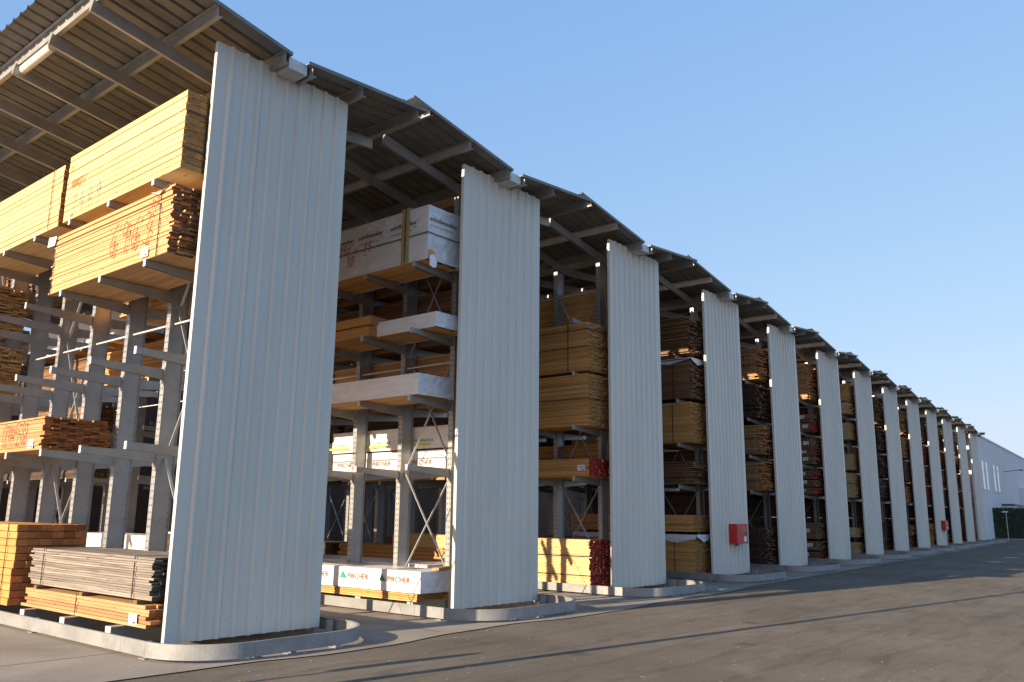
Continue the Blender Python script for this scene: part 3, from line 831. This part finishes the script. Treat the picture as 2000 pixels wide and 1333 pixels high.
R4=' of the fourth rack'
loads(3,[('rough','brown',6.08,7.15,.23,'stickered brown board stack at the top'+R4,{}),
 ('mid','brown',4.84,5.95,.24,'brown board stack with torn film along its top edge, upper part'+R4,dict(straps=(.5,))),
 ('tight','honey',3.62,4.74,.25,'honey brown board stack third from the top'+R4,dict(straps=(.55,))),
 ('rough','brown',2.50,3.12,.25,'thin loose brown board stack above the gap'+R4,{}),
 ('tight','honey',1.24,1.68,.28,'narrow honey board stack resting on the film-covered one'+R4,{}),
 ('tight','honey',.16,1.15,.23,'film-covered honey board stack at the foot'+R4,dict(straps=(.6,)))])
b=MB()
rnd=random.Random(4)
def drape(r,x0,x1,y0,y1,z,drops,label):
    b=MB(); n=len(drops)-1
    for i in range(n):
        ya=y0+(y1-y0)*i/n; yb=y0+(y1-y0)*(i+1)/n
        b.quad([(x0,ya,z),(x0,yb,z),(x1,yb,z),(x1,ya,z)][::-1]); b.quad([(x0-.004,ya,z),(x0-.004,yb,z),(x0-.03,yb,z-drops[i+1]),(x0-.03,ya,z-drops[i])])
    b.quad([(x0,y0-.003,z),(x1,y0-.003,z),(x1,y0-.02,z-.08),(x0+.35,y0-.03,z-.20),(x0,y0-.02,z-.06)])
    o=link('plastic_sheet',b.mesh('plastic_sheet',['wrapend']),None,(XS[r],YS[r],0)); tag(o,label,'plastic sheet')
drape(3,-.515,.31,.20,4.2,1.165,[.10,.22,.12,.06,.12,.10,.14,.10],'pale torn plastic sheet draped over the foot stack of the fourth rack')
drape(3,-.515,.31,.21,4.2,5.965,[.04,.16,.07,.05,.08,.07,.07],'pale torn plastic strip along the top edge of a brown stack, fourth rack')
R5=' of the fifth rack'
loads(4,[('rough','larch',6.08,7.14,.14,'stickered dark orange board stack with white strap at the top'+R5,dict(straps=(.45,))),
 ('rough','dark',4.82,5.95,.33,'blackish stickered board stack second from the top'+R5,{}),
 ('rough','larch',3.64,4.58,.12,'stickered larch board stack third from the top'+R5,{}),
 ('rough','larch',2.48,3.40,.22,'loose larch board stack just above the empty bay'+R5,{}),
 ('rough','dark',.17,1.32,.14,'stickered dark board stack at the foot'+R5,{})])
TG=dict(tags=((.12,.06),))
def multi(r,rows,name):
    for i,(kind,color,z0,z1,dy,tg) in enumerate(rows):
        pos={'pos':i}
        opt=dict(tags=((tg,(z1-z0)*.4),)) if tg else {}
        loads(r,[(kind,color,z0,z1,dy,name(i,len(rows),color),opt)])
CN={'redbrown':'red-ended brown','brown':'brown','larch':'reddish','cream':'cream','dark':'dark','honey':'honey','grey':'grey','red':'red-ended honey','spruce':'pale'}
def nm(rk):
    def f(i,n,c): return '%s board bundle, %s from the top on the %s rack'%(CN[c],ORD[i],rk)
    return f
multi(5,[('mid','larch',6.06,7.45,.30,0),('mid','brown',5.20,5.48,.14,.2),('mid','redbrown',4.82,5.16,.14,.1),('mid','brown',4.18,4.54,.18,.1),('mid','redbrown',3.92,4.16,.18,.2),('mid','brown',3.62,3.90,.18,.15),
 ('mid','redbrown',3.06,3.38,.14,.3),('mid','brown',2.78,3.02,.16,.25),('mid','redbrown',2.50,2.74,.17,.3),('mid','brown',.88,1.46,.24,.25),('mid','brown',.46,.80,.27,.15),('mid','redbrown',.16,.42,.29,.3)],nm('sixth'))
multi(6,[('tight','honey',6.62,7.36,.12,0),('mid','cream',6.06,6.55,.06,0),('tight','cream',4.96,5.66,.06,0),('tight','cream',3.66,4.33,.06,0),('tight','cream',3.11,3.50,.10,0),('tight','cream',2.50,3.08,.15,0),('tight','cream',.86,1.25,.26,0),('tight','cream',.16,.65,.15,0)],nm('seventh'))
multi(7,[('rough','brown',6.10,7.45,.05,.3),('rough','dark',4.84,6.0,.16,0),('rough','dark',3.62,4.47,.24,0),('rough','grey',2.62,3.5,.32,.3),('rough','dark',1.0,1.48,.4,.2),('rough','brown',.16,.70,.4,.2)],nm('eighth'))
rnd=random.Random(21)
for r in range(8,NR):
    rows=[]
    for (z0,zm) in ((6.04,7.4),(4.81,5.95),(3.6,4.7),(2.47,3.5),(.16,1.4)):
        if r==12 and z0>3: continue
        if rnd.random()<.35:
            z1=z0+(zm-z0)*.45; rows.append((rnd.choice(['mid','rough']),rnd.choice(['brown','redbrown','larch','dark']),z0,z1,rnd.uniform(.05,.4),rnd.choice([0,.2])))
            rows.append((rnd.choice(['mid','rough']),rnd.choice(['brown','larch','cream','redbrown']),z1+.06,zm-.1,rnd.uniform(.05,.4),rnd.choice([.2,.3])))
        else:
            rows.append((rnd.choice(['mid','rough','tight']),rnd.choice(['brown','dark','larch','redbrown','honey','cream']),z0,z0+(zm-z0)*rnd.uniform(.6,1),rnd.uniform(.05,.4),rnd.choice([0,.25])))
    rows.sort(key=lambda t:-t[2])
    multi(r,rows,nm(ORD[r]))
# deeper loads that fill the background of the open bays
k=0
for r,ystart,n in ((1,4.9,4),(2,4.6,3),(3,4.6,2)):
    for s in range(n):
        y=ystart+s*4.25
        for li,L in enumerate([.2]+LV[r]):
            if r==1 and s<=1 and li in (1,2): continue
            if r==1 and s==0 and li==3: continue
            if r==1 and (s,li) in ((1,4),(2,4),(1,2),(1,0)):
                wrapped(1,-.52,.36,y,y+4.0,L+.02,L+(.95 if li==4 else .55 if li==2 else .85),'white wrapped pack glimpsed deep in the second rack, %s, slot %s'%({4:'top arms',2:'second arms',0:'floor'}[li],ORD[s+1]),seed=40+s*5+li,amp=.006)
                continue
            h=rnd.uniform(.55,.95); c=rnd.choice(['brown','honey','larch','brown','dark']); 
            bundle(r,'mid',c,-.55,.30,y,y+4.0,L+.02,L+.02+round(h,1),'%s board stack %s, %s slot back inside the %s rack'%({'brown':'brown','honey':'honey','larch':'reddish','dark':'dark'}[c],('on the floor','on lowest arms','on second arms','on third arms','on top arms')[li],ORD[s+1],ORD[r]),group=G1)
for r in (3,4,5,6,7,8,9,10,11):  # stacks added to block stray sun patches and bright gaps
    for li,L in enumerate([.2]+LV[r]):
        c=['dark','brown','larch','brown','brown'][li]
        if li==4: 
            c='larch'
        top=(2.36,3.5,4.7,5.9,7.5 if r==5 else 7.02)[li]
        bundle(r,'mid',c,.80,1.66,.45,4.45,L+.02,top,'%s light-blocking board stack added behind the uprights of the %s rack, level %s'%({'brown':'brown','larch':'reddish','dark':'dark'}[c],ORD[r],('floor','one','two','three','four')[li]),group=G1)

# ------------------------------------------------------------------ hose cabinets
for r,lx,z0,lab in ((3,.95,.92,'red metal hose cabinet with white notice on the fourth end panel'),(9,.95,1.03,'small red hose cabinet on the tenth end panel far down the row')):
    H=thing('hose_cabinet',lab,'hose cabinet',(XS[r]+lx,YS[r]-.04,z0),'fire hose cabinets')
    b=MB(); b.box(0,.70,-.20,0,0,.53); b.box(-.005,.705,-.215,-.20,-.004,.535)
    link('cabinet_body',b.mesh('cabinet_body',['redbox']),H)
    b=MB(); b.box(.03,.67,-.222,-.2155,.03,.50); d=link('door',b.mesh('door',['redbox']),H)
    b=MB(); b.box(.45,.60,-.226,-.2225,.05,.19); link('notice',b.mesh('notice',['paper']),d)
    b=MB(); b.cyl((.60,-.222,.27),(.60,-.245,.27),.02,.02,10); link('handle',b.mesh('handle',['darkmetal']),d)
    # worn pictogram
    b=MB(); 
    for q in ((.36,.32),(.46,.36),(.53,.30)): b.box(q[0],q[0]+.03,-.2245,-.2222,q[1],q[1]+.12)
    link('pictogram',b.mesh('pictogram',['tan']),d)
    b=MB(); b.cyl((.2,-.1,0),(.2,-.1,-.06),.03,.03,10); link('hose_fitting',b.mesh('hose_fitting',['darkmetal']),H)

# ------------------------------------------------------------------ roof light
T=thing('strip_light','long off-white strip light fixed under the roof edge of the first rack','strip light',(-1.24,2.35,8.17))
b=MB(); b.box(-.055,.055,0,1.25,0,.05); link('housing',b.mesh('housing',['galvlt']),T)
b=MB()
n=10
for k in range(n):
    a0=math.pi*k/n; a1=math.pi*(k+1)/n; r_=.052
    b.quad([(-r_*math.cos(a0),.02,-r_*math.sin(a0)),(-r_*math.cos(a1),.02,-r_*math.sin(a1)),(-r_*math.cos(a1),1.23,-r_*math.sin(a1)),(-r_*math.cos(a0),1.23,-r_*math.sin(a0))])
b.quad([(-.052*math.cos(math.pi*k/n),.02,-.052*math.sin(math.pi*k/n)) for k in range(n+1)]); b.quad([(-.052*math.cos(math.pi*k/n),1.23,-.052*math.sin(math.pi*k/n)) for k in range(n+1)][::-1])
link('diffuser',b.mesh('diffuser',['lamp']),T)

# ------------------------------------------------------------------ far building, hedge
wd=Vector((1,.055,0)).normalized(); wn=Vector((wd.y,-wd.x,0))   # wall runs along wd, faces -wn
BX,BY=66.5,4.25
rot=math.atan2(wd.y,wd.x)
Bd=thing('warehouse','long white rendered warehouse with narrow windows beyond the last rack','building',(BX,BY,0),rz=rot)
b=MB(); b.box(0,150,0,40,0,8.35); link('wall',b.mesh('wall',['whitewall']),Bd)
b=MB(); b.box(-.05,150.05,-.05,40,8.352,8.5); link('roof_edge',b.mesh('roof_edge',['galv']),Bd)
def win(x0,x1,z0,z1):
    b=MB(); b.box(x0,x1,-.05,-.002,z0,z1); b.box(x0+.05,x1-.05,-.058,-.0502,z0+.05,z1-.05,1)
    f=link('window',b.mesh('window',['whitewall','glass']),Bd); return f
for x0 in (5.2,7.3,11.8,14.2): win(x0,x0+1.1,4.0,6.4)
b=MB(); b.box(15.5,26,-1.0,-.002,2.9,3.05); b.box(15.6,25.9,-.9,-.002,2.55,2.9,1)
link('awning',b.mesh('awning',['darkmetal','whitewall']),Bd)
b=MB(); b.box(31,75,-.6,-.002,3.3,5.0); b.box(31,32.2,-.6,-.002,0,3.3); 
for x in (36,41,46,51,56): b.box(x,x+.6,-.3,-.002,0,3.3)
b.box(32.2,75,-.05,-.002,0,3.3,1)
link('loading_dock',b.mesh('loading_dock',['whitewall','darkmetal']),Bd)
for x,z in ((19.5,6.1),(40,6.1)):
    b=MB(); b.bar((x,0,z),(x,-1.4,z+.15),.05,.05); b.bar((x,-1.3,z+.14),(x,-2.1,z+.12),.22,.12)
    link('wall_lamp',b.mesh('wall_lamp',['darkmetal']),Bd)

# hedge : a clipped block of leaf clumps across the end of the yard
cdir=Vector((math.sin(YAW),math.cos(YAW),0))
def hedge():
    rnd=random.Random(5); b=MB()
    L,D,H=16.0,1.2,2.62
    b.box(.1,L-.1,.1,D-.1,0,H-.12)
    for _ in range(9000):
        f=rnd.random()
        if f<.75: p=Vector((rnd.uniform(0,L),rnd.uniform(-.10,.12),rnd.uniform(.02,H)))
        else: p=Vector((rnd.uniform(0,L),rnd.uniform(0,D),H-.1+rnd.uniform(-.06,.12)))
        s=rnd.uniform(.04,.10); a=Vector((rnd.gauss(0,1),rnd.gauss(0,1),rnd.gauss(0,1))).normalized(); c=a.orthogonal().normalized(); d=a.cross(c)
        b.quad([p+c*s,p+d*s*.5,p-c*s,p-d*s*.5],0)
    return b.mesh('hedge',['hedge'])
hp=CAMPOS+ (Matrix.Rotation(-(math.atan2(905,1633)),4,'Z')@cdir)*0
def at(px, depth, z=0):
    """ground point seen in image column px (photo pixels) at a given forward distance"""
    r=Vector((math.cos(YAW),-math.sin(YAW),0)); p=CAMPOS+cdir*depth+r*((px-1000)/1633.1*depth); p.z=z; return p
h0=at(1905,71.5); h1=at(2120,73.0)
hr=math.atan2((h1-h0).y,(h1-h0).x)
tag(link('hedge',hedge(),None,tuple(h0),(0,0,hr)),'tall dark clipped hedge in front of the white warehouse','hedge')
k0=at(1890,70.2); b=MB(); b.box(0,18,-.15,1.0,0,.12)
tag(link('kerb',b.mesh('kerb',['concrete']),None,tuple(k0),(0,0,hr)),kind='structure')
lp=at(1950,69)
T=thing('street_lamp','thin grey lamp post standing before the dark hedge','lamp post',tuple(lp))
b=MB(); b.cyl((0,0,0),(0,0,2.25),.035,.03,8); link('pole',b.mesh('pole',['galv']),T)
b=MB(); b.bar((-.3,.2,2.27),(.12,-.08,2.29),.16,.09); link('lamp_head',b.mesh('lamp_head',['galvlt']),T)

# posts standing just left of the view whose long shadows fall across the asphalt
T=thing('lamp_mast','tall grey lamp mast left of the racks casting the long thin shadow','lamp post',(-4.2,-2.10,0))
b=MB(); b.cyl((0,0,0),(0,0,8.9),.075,.060,12); link('pole',b.mesh('pole',['galv']),T)
b=MB(); b.box(-.12,.12,-.08,.08,8.9,9.0); link('lamp_head',b.mesh('lamp_head',['galvlt']),T)
T=thing('round_sign','round road sign on a thin post left of the racks casting the oval shadow','sign',(-5.3,-1.30,0))
b=MB(); b.cyl((0,0,0),(0,0,2.2),.025,.025,8); link('post',b.mesh('post',['galv']),T)
b=MB(); b.cyl((0.03,.03,2.3),(0.04,.054,2.3),.33,.33,28); link('disc',b.mesh('disc',['redbox']),T,(0,0,0))

# rear cladding that closes the yard behind the racks
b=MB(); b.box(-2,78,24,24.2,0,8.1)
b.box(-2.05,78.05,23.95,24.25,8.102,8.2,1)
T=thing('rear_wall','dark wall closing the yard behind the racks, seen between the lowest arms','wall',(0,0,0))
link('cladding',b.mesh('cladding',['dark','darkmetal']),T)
for o in bpy.data.objects:
    if 'label' in o:
        import re
        w=re.findall(r"[A-Za-z0-9']+",o['label'])
        if len(w)>16 or len(w)<4: print('LONG',len(w),o['label'])

rnd=random.Random(9); b=MB()
for _ in range(380):
    x=rnd.uniform(-3,26)*rnd.random()**.3; y=rnd.uniform(-8,-.4)+.06*x; z0=-.0115 if y<-1.6+.04*max(0,x) else .0008
    L_=rnd.uniform(.006,.03); w_=rnd.uniform(.004,.009); a=rnd.uniform(0,math.pi)
    c,d=Vector((math.cos(a),math.sin(a),0))*L_,Vector((-math.sin(a),math.cos(a),0))*w_
    p=Vector((x,y,z0+.006)); b.quad([p-c-d,p+c-d,p+c+d,p-c+d],0)
tag(link('wood_chips',b.mesh('wood_chips',['cream'])),'pale wood chips and grit scattered over the asphalt','wood chips',kind='stuff')
